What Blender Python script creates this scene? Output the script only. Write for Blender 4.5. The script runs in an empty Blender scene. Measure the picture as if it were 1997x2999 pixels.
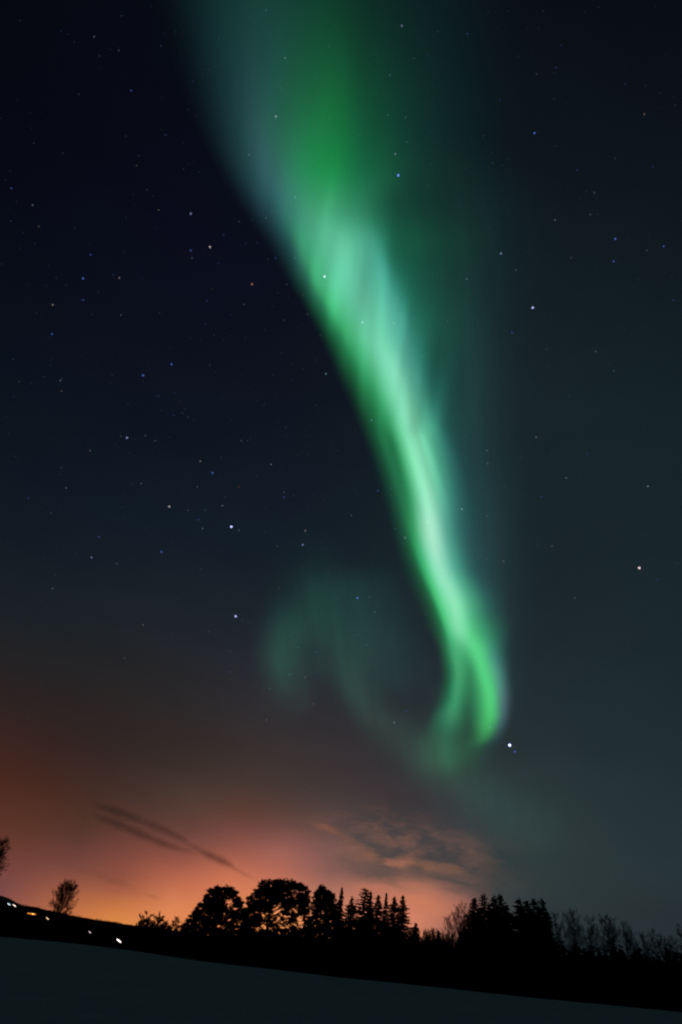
import bpy, math, random
import numpy as np
from mathutils import Matrix, Vector, noise as mnoise

# ------------------------------------------------------------------ camera
F_PX, W_PX, H_PX = 1800.0, 1997.0, 2999.0
ROLL = math.radians(7.5)
PITCH = math.atan(1290 * math.cos(ROLL) / F_PX)
EYE = 1.7
sc = bpy.context.scene
col = sc.collection
Fw = np.array([0, math.cos(PITCH), math.sin(PITCH)])
Up = np.array([0, -math.sin(PITCH), math.cos(PITCH)])
Rt = np.array([1.0, 0, 0])
IR = math.cos(ROLL) * Rt + math.sin(ROLL) * Up
IU = math.cos(ROLL) * Up - math.sin(ROLL) * Rt
cam = bpy.data.objects.new('camera', bpy.data.cameras.new('camera'))
col.objects.link(cam)
cam.matrix_world = Matrix(((IR[0], IU[0], -Fw[0], 0), (IR[1], IU[1], -Fw[1], 0), (IR[2], IU[2], -Fw[2], EYE), (0, 0, 0, 1)))
cam.data.sensor_fit = 'VERTICAL'
cam.data.sensor_height = 36.0
cam.data.lens = F_PX / H_PX * 36.0
cam.data.clip_start = 0.1
cam.data.clip_end = 2.0e6
sc.camera = cam
cam.data.dof.use_dof = True          # long night exposure, focus slightly short of infinity
cam.data.dof.focus_distance = 4.5
cam.data.dof.aperture_fstop = 1.8
sc.view_settings.view_transform = 'Standard'
sc.view_settings.look = 'None'
sc.view_settings.exposure = 0
sc.view_settings.gamma = 1
sc.render.dither_intensity = 1.6
sc.cycles.transparent_max_bounces = 24
sc.cycles.max_bounces = 4
sc.cycles.filter_width = 1.6


def sight(x, y):
    """compass direction (unit vector) of a point seen in the photograph"""
    v = Fw + ((x - 998.5) / F_PX) * IR - ((y - 1499.5) / F_PX) * IU
    return v / np.linalg.norm(v)


def azel(x, y):
    v = sight(x, y)
    return math.atan2(v[0], v[1]), math.asin(v[2])


def lin(c):
    c = np.asarray(c, float) / 255.0
    return np.where(c <= 0.04045, c / 12.92, ((c + 0.055) / 1.055) ** 2.4)


# ------------------------------------------------------------------ night sky (world)
SKY = """
0 0 6 8 15;250 0 7 10 19;1300 0 10 18 23;1600 0 10 15 21;1997 0 8 11 17;700 0 7 12 20;1000 0 8 14 20
0 300 5 7 16;300 300 7 9 21;1400 300 11 19 25;1700 300 12 19 26;1997 300 12 17 24;800 300 8 12 22
0 600 7 10 21;300 600 9 11 24;500 600 10 11 26;1400 600 13 22 27;1700 600 14 24 30;1997 600 14 22 28;1000 600 11 16 26
0 900 11 16 27;400 900 11 15 28;800 900 12 15 29;1500 900 20 31 36;1997 900 17 29 34;1150 900 15 21 31
0 1200 13 20 30;400 1200 13 19 30;800 1200 14 20 31;1500 1200 23 35 41;1997 1200 21 34 39;1150 1200 18 26 33
0 1500 16 25 34;400 1500 16 26 37;800 1500 18 28 39;1200 1500 20 31 38;1700 1500 24 37 43;1997 1500 23 37 42
0 1750 24 32 38;400 1750 26 33 40;800 1750 24 33 41;1250 1750 26 37 43;1700 1750 27 38 45;1997 1750 26 38 44
0 1900 34 34 36;400 1900 34 36 40;700 1900 34 38 45;1100 1900 34 40 46
0 2050 44 34 34;400 2050 42 38 38;800 2050 46 45 50;1200 2050 38 46 50;1700 2050 32 45 49;1997 2050 29 43 48
0 2200 62 36 30;300 2200 51 38 36;600 2200 54 44 42;1000 2200 54 48 51;1350 2200 42 50 52;1700 2200 35 47 51;1997 2200 33 47 50
0 2350 85 46 35;300 2350 72 48 40;600 2350 82 60 52;900 2350 74 60 57;1200 2350 60 54 58;1600 2350 43 55 56;1997 2350 36 50 54
0 2450 98 56 42;300 2450 90 57 46;500 2450 106 67 54;700 2450 126 77 62;900 2450 116 79 68;750 2520 168 98 74;600 2500 146 85 64;850 2510 166 102 82;950 2480 136 92 78;950 2550 150 100 82;1100 2450 80 68 66;1300 2450 64 63 66;1600 2450 46 57 58;1997 2450 38 52 56
0 2550 118 68 56;200 2550 122 72 56;400 2550 140 80 58;600 2550 200 112 76;800 2550 180 104 78;1000 2550 116 84 74;1200 2550 92 80 73;1400 2550 62 66 66;1700 2550 47 58 58;1997 2550 38 52 56
0 2620 125 75 65;200 2620 165 95 62;350 2620 172 98 62;500 2620 205 120 75;700 2620 215 125 78;1000 2620 176 115 90;1150 2620 190 118 90;1300 2620 166 106 86;1420 2620 72 70 70;1700 2620 47 56 56;1997 2620 38 50 54
100 2650 165 95 65;250 2680 200 118 62;330 2690 216 132 62;450 2690 224 136 75;600 2690 220 130 76;820 2700 240 150 80;1100 2690 208 128 90;1250 2700 206 128 92;1350 2720 140 96 80;1450 2720 66 62 64;1700 2680 48 55 56;1997 2700 38 48 52
640 2390 94 61 53;800 2395 100 67 58;390 2500 128 73 56;250 2500 106 64 52;60 2500 108 62 48;500 2560 166 92 66;480 2505 130 76 58
1000 2790 210 130 80;300 2750 215 130 70;1500 2850 60 58 60;1997 2900 36 46 50
"""
sp, scol = [], []
for row in SKY.strip().splitlines():
    for it in row.split(';'):
        x, y, r, g, b = [float(v) for v in it.split()]
        b = b * 1.1 if r > 100 else b
        sp.append(sight(x, y)); scol.append(np.sqrt(lin((r, g, b))))
# what lies outside the frame: zenith, behind, sides
for az_, el_, c in [(0, 89, (6, 8, 18)), (180, 60, (4, 5, 14)), (180, 25, (5, 7, 18)), (180, 2, (8, 10, 22)), (90, 30, (10, 14, 26)), (90, 3, (18, 24, 34)),
                    (-90, 30, (8, 10, 22)), (-90, 3, (60, 38, 34)), (-60, 3, (100, 58, 42)), (-60, 15, (30, 26, 30)), (60, 3, (28, 38, 44)), (-80, 60, (4, 5, 14)), (80, 60, (6, 9, 18))]:
    a, e = math.radians(az_), math.radians(el_)
    sp.append(np.array([math.sin(a) * math.cos(e), math.cos(a) * math.cos(e), math.sin(e)])); scol.append(np.sqrt(lin(c)))
sp, scol = np.array(sp), np.array(scol)


def kern(A, B):
    # horizontal distances count less than vertical ones near the horizon
    d = A[:, None, :] - B[None, :, :]
    return np.sqrt(d[..., 0] ** 2 + d[..., 1] ** 2 + (1.5 * d[..., 2]) ** 2 + 0.012 ** 2)


Kw = np.linalg.solve(np.block([[kern(sp, sp) + 0.002 * np.eye(len(sp)), np.ones((len(sp), 1))], [np.ones((1, len(sp))), np.zeros((1, 1))]]),
                     np.vstack([scol, np.zeros((1, 3))]))


def sky_lin(dirs):
    dirs = np.atleast_2d(dirs)
    v = kern(dirs, sp) @ Kw[:-1] + Kw[-1]
    return np.clip(v, 0.02, 1) ** 2


world = bpy.data.worlds.new('World')
sc.world = world
world.use_nodes = True
nt = world.node_tree
N, L = nt.nodes, nt.links
N.clear()


def math_node(tree, op, a, b=None, c=None, clamp=False):
    n = tree.nodes.new('ShaderNodeMath'); n.operation = op; n.use_clamp = clamp
    for i, v in enumerate((a, b, c)):
        if v is None: continue
        if isinstance(v, (int, float)): n.inputs[i].default_value = float(v)
        else: tree.links.new(v, n.inputs[i])
    return n.outputs[0]


def mix_node(tree, fac, a, b, blend='MIX'):
    n = tree.nodes.new('ShaderNodeMix'); n.data_type = 'RGBA'; n.blend_type = blend
    for s, v in ((n.inputs[0], fac), (n.inputs[6], a), (n.inputs[7], b)):
        if isinstance(v, (int, float)): s.default_value = v
        elif isinstance(v, (tuple, list, np.ndarray)): s.default_value = (*[float(q) for q in v[:3]], 1)
        else: tree.links.new(v, s)
    return n.outputs[2]


tc = N.new('ShaderNodeTexCoord').outputs['Generated']
# soft turbulence so cloud edges and glow are not perfectly smooth
stretch = N.new('ShaderNodeVectorMath'); stretch.operation = 'MULTIPLY'; stretch.inputs[1].default_value = (1, 1, 3.2)
L.new(tc, stretch.inputs[0])
nz = N.new('ShaderNodeTexNoise'); nz.inputs['Scale'].default_value = 9; nz.inputs['Detail'].default_value = 4; nz.inputs['Roughness'].default_value = 0.55
L.new(stretch.outputs[0], nz.inputs['Vector'])
cen = N.new('ShaderNodeVectorMath'); cen.operation = 'SUBTRACT'; cen.inputs[1].default_value = (.5, .5, .5); L.new(nz.outputs['Color'], cen.inputs[0])
scl = N.new('ShaderNodeVectorMath'); scl.operation = 'MULTIPLY'; scl.inputs[1].default_value = (.075, .05, .028); L.new(cen.outputs[0], scl.inputs[0])
add = N.new('ShaderNodeVectorMath'); add.operation = 'ADD'; L.new(tc, add.inputs[0]); L.new(scl.outputs[0], add.inputs[1])
nzb = N.new('ShaderNodeTexNoise'); nzb.inputs['Scale'].default_value = 34; nzb.inputs['Detail'].default_value = 4; L.new(stretch.outputs[0], nzb.inputs['Vector'])
cen2 = N.new('ShaderNodeVectorMath'); cen2.operation = 'SUBTRACT'; cen2.inputs[1].default_value = (.5, .5, .5); L.new(nzb.outputs['Color'], cen2.inputs[0])
scl2 = N.new('ShaderNodeVectorMath'); scl2.operation = 'MULTIPLY'; scl2.inputs[1].default_value = (.04, .03, .016); L.new(cen2.outputs[0], scl2.inputs[0])
add2 = N.new('ShaderNodeVectorMath'); add2.operation = 'ADD'; L.new(add.outputs[0], add2.inputs[0]); L.new(scl2.outputs[0], add2.inputs[1])
warp = add2.outputs[0]
patchy = math_node(nt, 'MULTIPLY_ADD', nzb.outputs[0], 1.3, .35)
sep = N.new('ShaderNodeSeparateXYZ'); L.new(tc, sep.inputs[0])
el = math_node(nt, 'ARCSINE', sep.outputs[2])
az = math_node(nt, 'ARCTAN2', sep.outputs[0], sep.outputs[1])
COLS = [-180, -110, -70, -45, -32, -26, -21, -17, -13, -9, -5, -1, 3, 7, 10, 13, 16, 20, 27, 36, 52, 90, 180]
STOPS = [-2, 0, 1, 2, 3, 4, 5, 6, 7, 8, 9.2, 11, 13, 16, 20, 25, 31, 38, 46, 55, 64, 74, 90]
elf = math_node(nt, 'MULTIPLY_ADD', el, 1 / math.radians(92), 2 / 92.0, clamp=True)
cur = None
for i, a in enumerate(COLS):
    r = N.new('ShaderNodeValToRGB'); cr = r.color_ramp; cr.interpolation = 'LINEAR'
    while len(cr.elements) < len(STOPS): cr.elements.new(0.5)
    ar = math.radians(a)
    D = np.array([[math.sin(ar) * math.cos(math.radians(e)), math.cos(ar) * math.cos(math.radians(e)), math.sin(math.radians(e))] for e in STOPS])
    for s, e, c in zip(cr.elements, STOPS, sky_lin(D)):
        s.position = (e + 2) / 92.0; s.color = (*c, 1)
    L.new(elf, r.inputs[0])
    if cur is None: cur = r.outputs[0]; continue
    a0, a1 = math.radians(COLS[i - 1]), ar
    m = N.new('ShaderNodeMapRange'); m.inputs[1].default_value = a0; m.inputs[2].default_value = a1; L.new(az, m.inputs[0])
    cur = mix_node(nt, m.outputs[0], cur, r.outputs[0])
# soft low clouds lit by the town: centre, half length, half width (px), tilt, colour, strength
CLOUDS = [
    (1120, 2562, 100, 26, 6, (76, 72, 69), .85), (1340, 2592, 130, 20, 17, (66, 68, 66), .75), (1045, 2530, 80, 38, 20, (104, 82, 74), .5),
    (1090, 2470, 100, 24, 18, (80, 72, 70), .5), (1240, 2480, 110, 26, 12, (68, 65, 68), .6),
    (1225, 2640, 130, 46, 13, (198, 122, 92), .95), (1085, 2612, 60, 22, 15, (182, 112, 88), .8),
    (982, 2437, 44, 13, 22, (136, 88, 70), .75), (1050, 2468, 46, 10, 22, (112, 80, 70), .55), (1183, 2528, 42, 14, 3, (170, 110, 86), .6),
    (1262, 2535, 50, 11, 10, (140, 98, 76), .7), (1318, 2546, 36, 8, 22, (122, 90, 72), .6), (1075, 2500, 60, 14, 15, (132, 92, 74), .65),
    (1190, 2437, 34, 12, 12, (96, 76, 70), .6), (1290, 2465, 40, 14, 25, (94, 74, 72), .6), (1400, 2476, 44, 12, 35, (80, 70, 70), .6),
    (1378, 2625, 70, 9, 20, (100, 84, 78), .5), (455, 2625, 30, 5, 9, (150, 88, 62), .4), (300, 2575, 120, 12, 16, (112, 66, 52), .3), (200, 2500, 110, 14, 20, (110, 64, 50), .25),
]
nz3 = N.new('ShaderNodeTexNoise'); nz3.inputs['Scale'].default_value = 15; nz3.inputs['Detail'].default_value = 5; nz3.inputs['Roughness'].default_value = .6; str3 = N.new('ShaderNodeVectorMath'); str3.operation = 'MULTIPLY'; str3.inputs[1].default_value = (1, 1, 2.6); L.new(warp, str3.inputs[0]); L.new(str3.outputs[0], nz3.inputs['Vector'])
nzm = N.new('ShaderNodeMapRange'); nzm.inputs[1].default_value = .42; nzm.inputs[2].default_value = .66; L.new(nz3.outputs[0], nzm.inputs[0])
mottle_col = mix_node(nt, nzm.outputs[0], lin((70, 64, 65)), lin((162, 108, 86)))
CLOUDS = [(1190, 2482, 220, 72, 12, None, .72)] + CLOUDS
for (cx, cy, hl, hw, tilt, c, k) in CLOUDS:
    C0 = sight(cx, cy); t = math.radians(tilt)
    T = sight(cx + 10 * math.cos(t), cy + 10 * math.sin(t)) - C0; T /= np.linalg.norm(T)
    Nn = np.cross(C0, T); sc_ = F_PX / math.hypot(F_PX, math.hypot(cx - 998, cy - 1500))
    outs = []
    for vec, half in ((T, hl), (Nn, hw)):
        w = half / F_PX * sc_ * 0.85
        d = N.new('ShaderNodeVectorMath'); d.operation = 'DOT_PRODUCT'; L.new(warp, d.inputs[0])
        d.inputs[1].default_value = tuple(vec / w)
        o = math_node(nt, 'SUBTRACT', d.outputs['Value'], float(np.dot(C0, vec)) / w)
        outs.append(math_node(nt, 'MULTIPLY', o, o))
    s = math_node(nt, 'ADD', outs[0], outs[1])
    s = math_node(nt, 'POWER', 2.71828, math_node(nt, 'MULTIPLY', s, -1.0))
    front = math_node(nt, 'GREATER_THAN', sep.outputs[1], 0.0)
    s = math_node(nt, 'MULTIPLY', math_node(nt, 'MULTIPLY', s, k), math_node(nt, 'MULTIPLY', front, patchy), clamp=True)
    cur = mix_node(nt, s, cur, mottle_col if c is None else lin(c))
# faint large-scale unevenness
nz2 = N.new('ShaderNodeTexNoise'); nz2.inputs['Scale'].default_value = 6; nz2.inputs['Detail'].default_value = 5; L.new(stretch.outputs[0], nz2.inputs['Vector'])
v = math_node(nt, 'MULTIPLY_ADD', nz2.outputs[0], .22, .89)
mulc = N.new('ShaderNodeVectorMath'); mulc.operation = 'SCALE'; L.new(cur, mulc.inputs[0]); L.new(v, mulc.inputs['Scale'])
bg = N.new('ShaderNodeBackground'); L.new(mulc.outputs[0], bg.inputs[0]); bg.inputs[1].default_value = 1.0
wo = N.new('ShaderNodeOutputWorld'); L.new(bg.outputs[0], wo.inputs[0])
world.cycles.sampling_method = 'MANUAL'; world.cycles.sample_map_resolution = 1024


# ------------------------------------------------------------------ helpers
def tag(o, label=None, cat=None, group=None, kind=None):
    if label: o['label'] = label
    if cat: o['category'] = cat
    if group: o['group'] = group
    if kind: o['kind'] = kind
    return o


def mesh_from(name, V, Fc, mat, smooth=False):
    m = bpy.data.meshes.new(name)
    V = np.asarray(V, np.float32); Fc = np.asarray(Fc, np.int32)
    k = Fc.shape[1]
    m.vertices.add(len(V)); m.vertices.foreach_set('co', V.ravel())
    m.loops.add(Fc.size); m.loops.foreach_set('vertex_index', Fc.ravel())
    m.polygons.add(len(Fc)); m.polygons.foreach_set('loop_start', np.arange(0, Fc.size, k, dtype=np.int32))
    m.polygons.foreach_set('use_smooth', np.full(len(Fc), smooth))
    m.update(calc_edges=True); m.validate()
    m.materials.append(mat)
    return m


def obj(name, me, parent=None, loc=(0, 0, 0)):
    o = bpy.data.objects.new(name, me); col.objects.link(o)
    o.location = loc
    if parent: o.parent = parent
    return o


def empty(name, loc):
    o = bpy.data.objects.new(name, None); col.objects.link(o); o.location = loc
    o.empty_display_size = .5
    return o


def copy_thing(src, loc, rz, s):
    r = src.copy(); col.objects.link(r); r.location = loc; r.rotation_euler = (0, 0, rz); r.scale = (s, s, s)
    for ch in src.children:
        c = ch.copy(); col.objects.link(c); c.parent = r
    return r


def simple_mat(name, c, rough=.8, var=None, scale=3.0, bump=0.0):
    m = bpy.data.materials.new(name); m.use_nodes = True
    t = m.node_tree; b = t.nodes['Principled BSDF']
    b.inputs['Roughness'].default_value = rough
    b.inputs['Specular IOR Level'].default_value = .2 if bump == 0 and rough < .75 else 0.0
    n = t.nodes.new('ShaderNodeTexNoise'); n.inputs['Scale'].default_value = scale; n.inputs['Detail'].default_value = 6
    co = t.nodes.new('ShaderNodeTexCoord'); t.links.new(co.outputs['Object'], n.inputs['Vector'])
    v2 = var or tuple(q * .55 for q in c)
    t.links.new(mix_node(t, n.outputs[0], c, v2), b.inputs['Base Color'])
    if bump:
        bp = t.nodes.new('ShaderNodeBump'); bp.inputs['Strength'].default_value = 1; bp.inputs['Distance'].default_value = bump
        t.links.new(n.outputs[0], bp.inputs['Height']); t.links.new(bp.outputs[0], b.inputs['Normal'])
    return m


M_snow = simple_mat('snow', (.72, .60, .74), .75, (.50, .43, .54), .35, .25)
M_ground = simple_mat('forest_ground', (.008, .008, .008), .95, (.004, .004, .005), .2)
M_farhill = simple_mat('far_hill_haze_tint', (.25, .18, .2), .9, (.14, .1, .12), .004)  # purplish haze over the far hills is mixed into their colour
M_needle = simple_mat('dark_needles', (.022, .028, .02), .8, (.012, .018, .012), 2)
M_bark = simple_mat('bark', (.05, .04, .032), .9, (.025, .02, .018), 6)
M_twig = simple_mat('twigs', (.05, .04, .038), .9, (.03, .025, .022), 6)
M_wall = simple_mat('dark_painted_boards', (.09, .05, .04), .8, None, 2)
M_roof = simple_mat('roof_sheet', (.05, .05, .055), .6, None, 3)
M_metal = simple_mat('galvanised_steel', (.25, .25, .26), .5, None, 5)


def pchip(xk, yk, x):
    xk, yk = np.asarray(xk, float), np.asarray(yk, float)
    h = np.diff(xk); d = np.diff(yk, axis=0) / h.reshape(-1, *([1] * (yk.ndim - 1)))
    m = np.zeros_like(yk)
    w1, w2 = d[:-1], d[1:]
    with np.errstate(divide='ignore', invalid='ignore'):
        hm = np.where(w1 * w2 > 0, 2 * w1 * w2 / (w1 + w2), 0)
    m[1:-1] = hm; m[0] = d[0]; m[-1] = d[-1]
    i = np.clip(np.searchsorted(xk, x) - 1, 0, len(xk) - 2)
    sh = (-1,) + (1,) * (yk.ndim - 1)
    hh = h[i].reshape(sh); t = ((x - xk[i]) / h[i]).reshape(sh)
    return (yk[i] * (2 * t ** 3 - 3 * t ** 2 + 1) + hh * m[i] * (t ** 3 - 2 * t ** 2 + t) + yk[i + 1] * (-2 * t ** 3 + 3 * t ** 2) + hh * m[i + 1] * (t ** 3 - t ** 2))


def interp_pts(pts, x):
    p = np.array(pts, float)
    return np.interp(x, p[:, 0], p[:, 1])


# ------------------------------------------------------------------ terrain
EDGE = [(-400, 2700), (0, 2744), (250, 2770), (380, 2785), (611, 2817), (968, 2859), (1200, 2881), (1325, 2894), (1550, 2921), (1997, 2964), (2500, 3010)]
R_EDGE = 92.0
_e = np.array([azel(x, y) for x, y in EDGE])


def edge_dep(a):
    return np.interp(a, _e[:, 0], _e[:, 1])


def edge_z(a):
    return EYE + R_EDGE * np.tan(edge_dep(a))


RIDGE = [(-500, 2590), (0, 2636), (67, 2651), (127, 2663), (204, 2680), (271, 2692), (335, 2702), (383, 2710), (470, 2719), (600, 2738), (1000, 2790), (1997, 2925)]
_r = np.array([azel(x, y) for x, y in RIDGE])
R_RIDGE = 1300.0


def ground_z(r, a):
    """height of the dark ground beyond the field, at distance r and bearing a"""
    ze = float(edge_z(a))
    left = 1 / (1 + math.exp((math.degrees(a) + 7.5) / 1.2))
    zv = ze - 1.2 - 14 * left * min(1, max(0, (r - R_EDGE) / 130.0))
    zr = EYE + R_RIDGE * math.tan(float(np.interp(a, _r[:, 0], _r[:, 1])))
    if r > 600:
        t = min(1, (r - 600) / (R_RIDGE - 600)); t = t * t * (3 - 2 * t)
        zv = zv + (zr - zv) * t
    if r > R_RIDGE:
        zv = zr - min(40, (r - R_RIDGE) * .06)
    return zv


def field_z(r, a):
    n = mnoise.noise(Vector((r * math.sin(a) * .06, r * math.cos(a) * .06, 3))) * .16 + mnoise.noise(Vector((r * math.sin(a) * .3, r * math.cos(a) * .3, 8))) * .02
    return float(edge_z(a)) * min(1, r / R_EDGE) + n * min(1, r / 6)


def polar(name, rs, az_, zf, mat, kind='structure', smooth=True):
    V, Fq = [], []
    n = len(az_)
    for r in rs:
        for a in az_:
            V.append((r * math.sin(a), r * math.cos(a), zf(r, a)))
    for i in range(len(rs) - 1):
        for j in range(n):
            k = (j + 1) % n
            Fq.append((i * n + j, (i + 1) * n + j, (i + 1) * n + k, i * n + k))
    o = obj(name, mesh_from(name, V, Fq, mat, smooth)); tag(o, kind=kind)
    return o


AZ = np.radians(np.concatenate([np.arange(-60, 60, .4), np.arange(60, 300, 4.0)]))
AZ = np.where(AZ > math.pi, AZ - 2 * math.pi, AZ)


def field_full(r, a):
    if r > R_EDGE + .1: return field_z(R_EDGE, a) - .9
    return field_z(r, a)


polar('snow_field', [.02, 1, 2, 3, 4.5, 6, 8, 10, 13, 16, 20, 24, 29, 34, 40, 46, 53, 60, 68, 76, 84, 89, R_EDGE, R_EDGE + 1.5], AZ, field_full, M_snow)


def land(r, a):
    z = ground_z(r, a)
    if r > 300: z += mnoise.noise(Vector((a * 60, r * .004, 0))) * 1.6 + mnoise.noise(Vector((a * 190, r * .01, 5))) * .7
    return z


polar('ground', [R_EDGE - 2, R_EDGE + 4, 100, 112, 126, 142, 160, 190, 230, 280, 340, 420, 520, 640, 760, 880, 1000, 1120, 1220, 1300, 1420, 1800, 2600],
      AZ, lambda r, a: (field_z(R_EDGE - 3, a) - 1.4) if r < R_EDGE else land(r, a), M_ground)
FAR = [(-700, 2480), (-200, 2590), (0, 2621), (25, 2630), (50, 2644), (67, 2652), (110, 2668), (250, 2712), (1000, 2830), (1997, 2950)]
_f = np.array([azel(x, y) for x, y in FAR])


def far_z(r, a):
    zt = EYE + 5200 * math.tan(float(np.interp(a, _f[:, 0], _f[:, 1]))) + mnoise.noise(Vector((a * 40, 1, 2))) * 6
    t = max(0, 1 - abs(r - 5200) / 2400.0)
    return -60 + (zt + 60) * t * t * (3 - 2 * t)


polar('hills', [2500, 3000, 3500, 4000, 4500, 5000, 5200, 5500, 6200, 7600, 30000], AZ, far_z, M_farhill)

# ------------------------------------------------------------------ trees
rng = np.random.default_rng(7)


def tube(P, Rr, sides=5):
    """tapered tube along the polyline P"""
    P = np.asarray(P, float); n = len(P)
    d = np.gradient(P, axis=0); d /= np.linalg.norm(d, axis=1)[:, None] + 1e-9
    ref = np.where(np.abs(d[:, 2:3]) > .9, np.array([[1., 0, 0]]), np.array([[0, 0, 1.]]))
    u = np.cross(d, ref); u /= np.linalg.norm(u, axis=1)[:, None] + 1e-9
    w = np.cross(d, u)
    V = []
    for k in range(sides):
        t = 2 * math.pi * k / sides
        V.append(P + (u * math.cos(t) + w * math.sin(t)) * np.asarray(Rr)[:, None])
    V = np.stack(V, 1).reshape(-1, 3)
    Fq = [(i * sides + k, i * sides + (k + 1) % sides, (i + 1) * sides + (k + 1) % sides, (i + 1) * sides + k) for i in range(n - 1) for k in range(sides)]
    return V, np.array(Fq)


def join(parts):
    V, Fc, o = [], [], 0
    for v, f in parts:
        V.append(v); Fc.append(np.asarray(f) + o); o += len(v)
    return np.concatenate(V), np.concatenate(Fc)


def tri_soup(C, A, B):
    """triangles: C-B, C+B, C+A"""
    V = np.stack([C - B, C + B, C + A], 1).reshape(-1, 3)
    return V, np.arange(len(V)).reshape(-1, 3)


def unit(n):
    v = rng.normal(size=(n, 3)); return v / np.linalg.norm(v, axis=1)[:, None]


def trunk_mesh(h, r, top=.0, bend=.15):
    z = np.linspace(-.4, h, 9)
    x = np.cumsum(rng.normal(size=9)) * bend * .2
    P = np.stack([x - x[0], np.cumsum(rng.normal(size=9)) * bend * .1, z], 1)
    return tube(P, r * (1 - .93 * np.linspace(0, 1, 9) ** .9) + .01, 8)


def spruce_meshes(h, rad, dens=1.0, ragged=.25, shape=.9, low=.06):
    tv, tf = trunk_mesh(h * .99, .013 * h + .04, bend=.05)
    Cs, As, Bs = [], [], []
    zt = low * h
    while zt < h * .985:
        f = 1 - (zt - low * h) / (h * (1 - low))
        Rl = rad * (f ** shape) * (1 + .16 * math.sin(zt * 2.1 + rad)) + .05
        nb = int(max(5, (5 + 5 * f) * dens)); a0 = rng.random() * 6.28
        for b in range(nb):
            a = a0 + 6.2832 * b / nb + rng.normal() * .2
            Lb = Rl * (1 + rng.normal() * ragged)
            if Lb < .08: Lb = .08
            zb = zt + rng.normal() * .16
            droop = -.25 - .2 * f + rng.normal() * .08
            ns = max(3, int(Lb / .22 * dens))
            s = (np.arange(ns) + .5) / ns
            dirv = np.array([math.cos(a), math.sin(a), 0]); side = np.array([-math.sin(a), math.cos(a), 0])
            P = s[:, None] * Lb * dirv + np.stack([0 * s, 0 * s, zb + Lb * (droop * s + .28 * s ** 2)], 1)
            for sg in (-1, 1, 0):
                wv = (1 - s * .75) * .34 * (.5 + .5 * f) + .06
                Av = dirv * (.22 * Lb / ns * 2 + .08) + side * (sg * wv)[:, None] + np.array([0, 0, -1]) * (.10 + .12 * f) * (1 + .5 * rng.random((ns, 1)))
                Cs.append(P); As.append(Av)
                Bs.append(np.tile(dirv * .07 + np.array([0, 0, .05]), (ns, 1)) + rng.normal(size=(ns, 3)) * .03)
        zt += (.15 + .15 * f) * max(1, h / 11) / max(.6, dens) * rng.uniform(.6, 1.4)
    # leader shoot
    zz = np.linspace(h * .93, h * 1.01, 8)
    Cs.append(np.stack([0 * zz, 0 * zz, zz], 1)); As.append(unit(8) * .14 + np.array([0, 0, .12])); Bs.append(unit(8) * .04)
    return (tv, tf), tri_soup(np.concatenate(Cs), np.concatenate(As), np.concatenate(Bs))


def tufts(P, size, n=12, flat=.6):
    k = len(P)
    C = np.repeat(P, n, 0); dirs = unit(k * n); dirs[:, 2] = dirs[:, 2] * flat + .15
    Av = dirs * (size * (.6 + .6 * rng.random((k * n, 1))))
    Bv = np.cross(dirs, unit(k * n)) * size * .22
    return tri_soup(C + dirs * size * .15, Av, Bv)


def bare_meshes(h, spread, n0=16, twig=.012, lean=.5, seed=0, depth=4, low=.22):
    r = np.random.default_rng(seed)
    z = np.linspace(-.4, h * .93, 10)
    wob = np.cumsum(r.normal(size=(10, 2)), 0) * .012 * h
    P = np.stack([wob[:, 0] - wob[0, 0], wob[:, 1] - wob[0, 1], z], 1)
    R0 = .008 * h + .01 if twig < .01 else .010 * h + .02
    tr = tube(P, R0 * (1 - .9 * np.linspace(0, 1, 10)) + twig, 6)
    parts = []

    def grow(p, d, ln, rad, lev):
        k = 4 if lev > 1 else 2
        pts = [p]; dd = d.copy()
        for i in range(k):
            dd = dd + r.normal(size=3) * .13 + np.array([0, 0, .06 * lean]); dd /= np.linalg.norm(dd)
            pts.append(pts[-1] + dd * ln / k)
        pts = np.array(pts)
        parts.append(tube(pts, np.linspace(rad, max(twig * .6, rad * .35), k + 1), 3))
        if lev <= 0: return
        nc = 5 if lev > 1 else 5
        for i in range(nc):
            t = .2 + .8 * (i + r.random()) / nc
            q = pts[min(k, int(t * k))]
            nd = dd + r.normal(size=3) * .46; nd[2] += .12 * lean; nd /= np.linalg.norm(nd)
            grow(q, nd, ln * (.62 - .25 * t + .15 * r.random()), max(twig, rad * .5), lev - 1)
    for i in range(n0):
        t = low + (.95 - low) * (i + r.random()) / n0
        j = t * h / .93 / h * 9 * .93
        q = np.array([np.interp(t * h, z, P[:, c]) for c in range(3)])
        a = i * 2.4 + r.random()
        prof = math.sin(math.pi * min(1, (t - low) / (1 - low) * .75 + .22))
        d = np.array([math.cos(a), math.sin(a), .9 * lean + .5]); d /= np.linalg.norm(d)
        grow(q, d, spread * (.35 + .8 * prof), R0 * .3 * (1.1 - t), depth - 1)
    return tr, join(parts)


def place(px, py, dist):
    """foot of a tree whose top is seen at (px,py), standing at a real distance: location, height"""
    a, e = azel(px, py)
    zt = EYE + dist * math.tan(e)
    # follow the trunk down: bearing stays the same for an upright trunk
    zg = ground_z(dist, a)
    return (dist * math.sin(a), dist * math.cos(a), zg), zt - zg, a


def build_tree(name, meshes, loc, label, cat, group, mats=(None, None)):
    (tv, tf), (cv, cf) = meshes
    t = empty(name, loc)
    tag(t, label, cat, group)
    obj('trunk', mesh_from('trunk', tv, tf, mats[0] or M_bark, True), t)
    obj('crown', mesh_from('crown', cv, cf, mats[1] or M_needle), t)
    return t


PXM = lambda d, px, py: d / math.cos(azel(px, py)[1]) / math.hypot(F_PX, math.hypot(px - 998, py - 1500))  # metres per photo pixel


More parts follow.
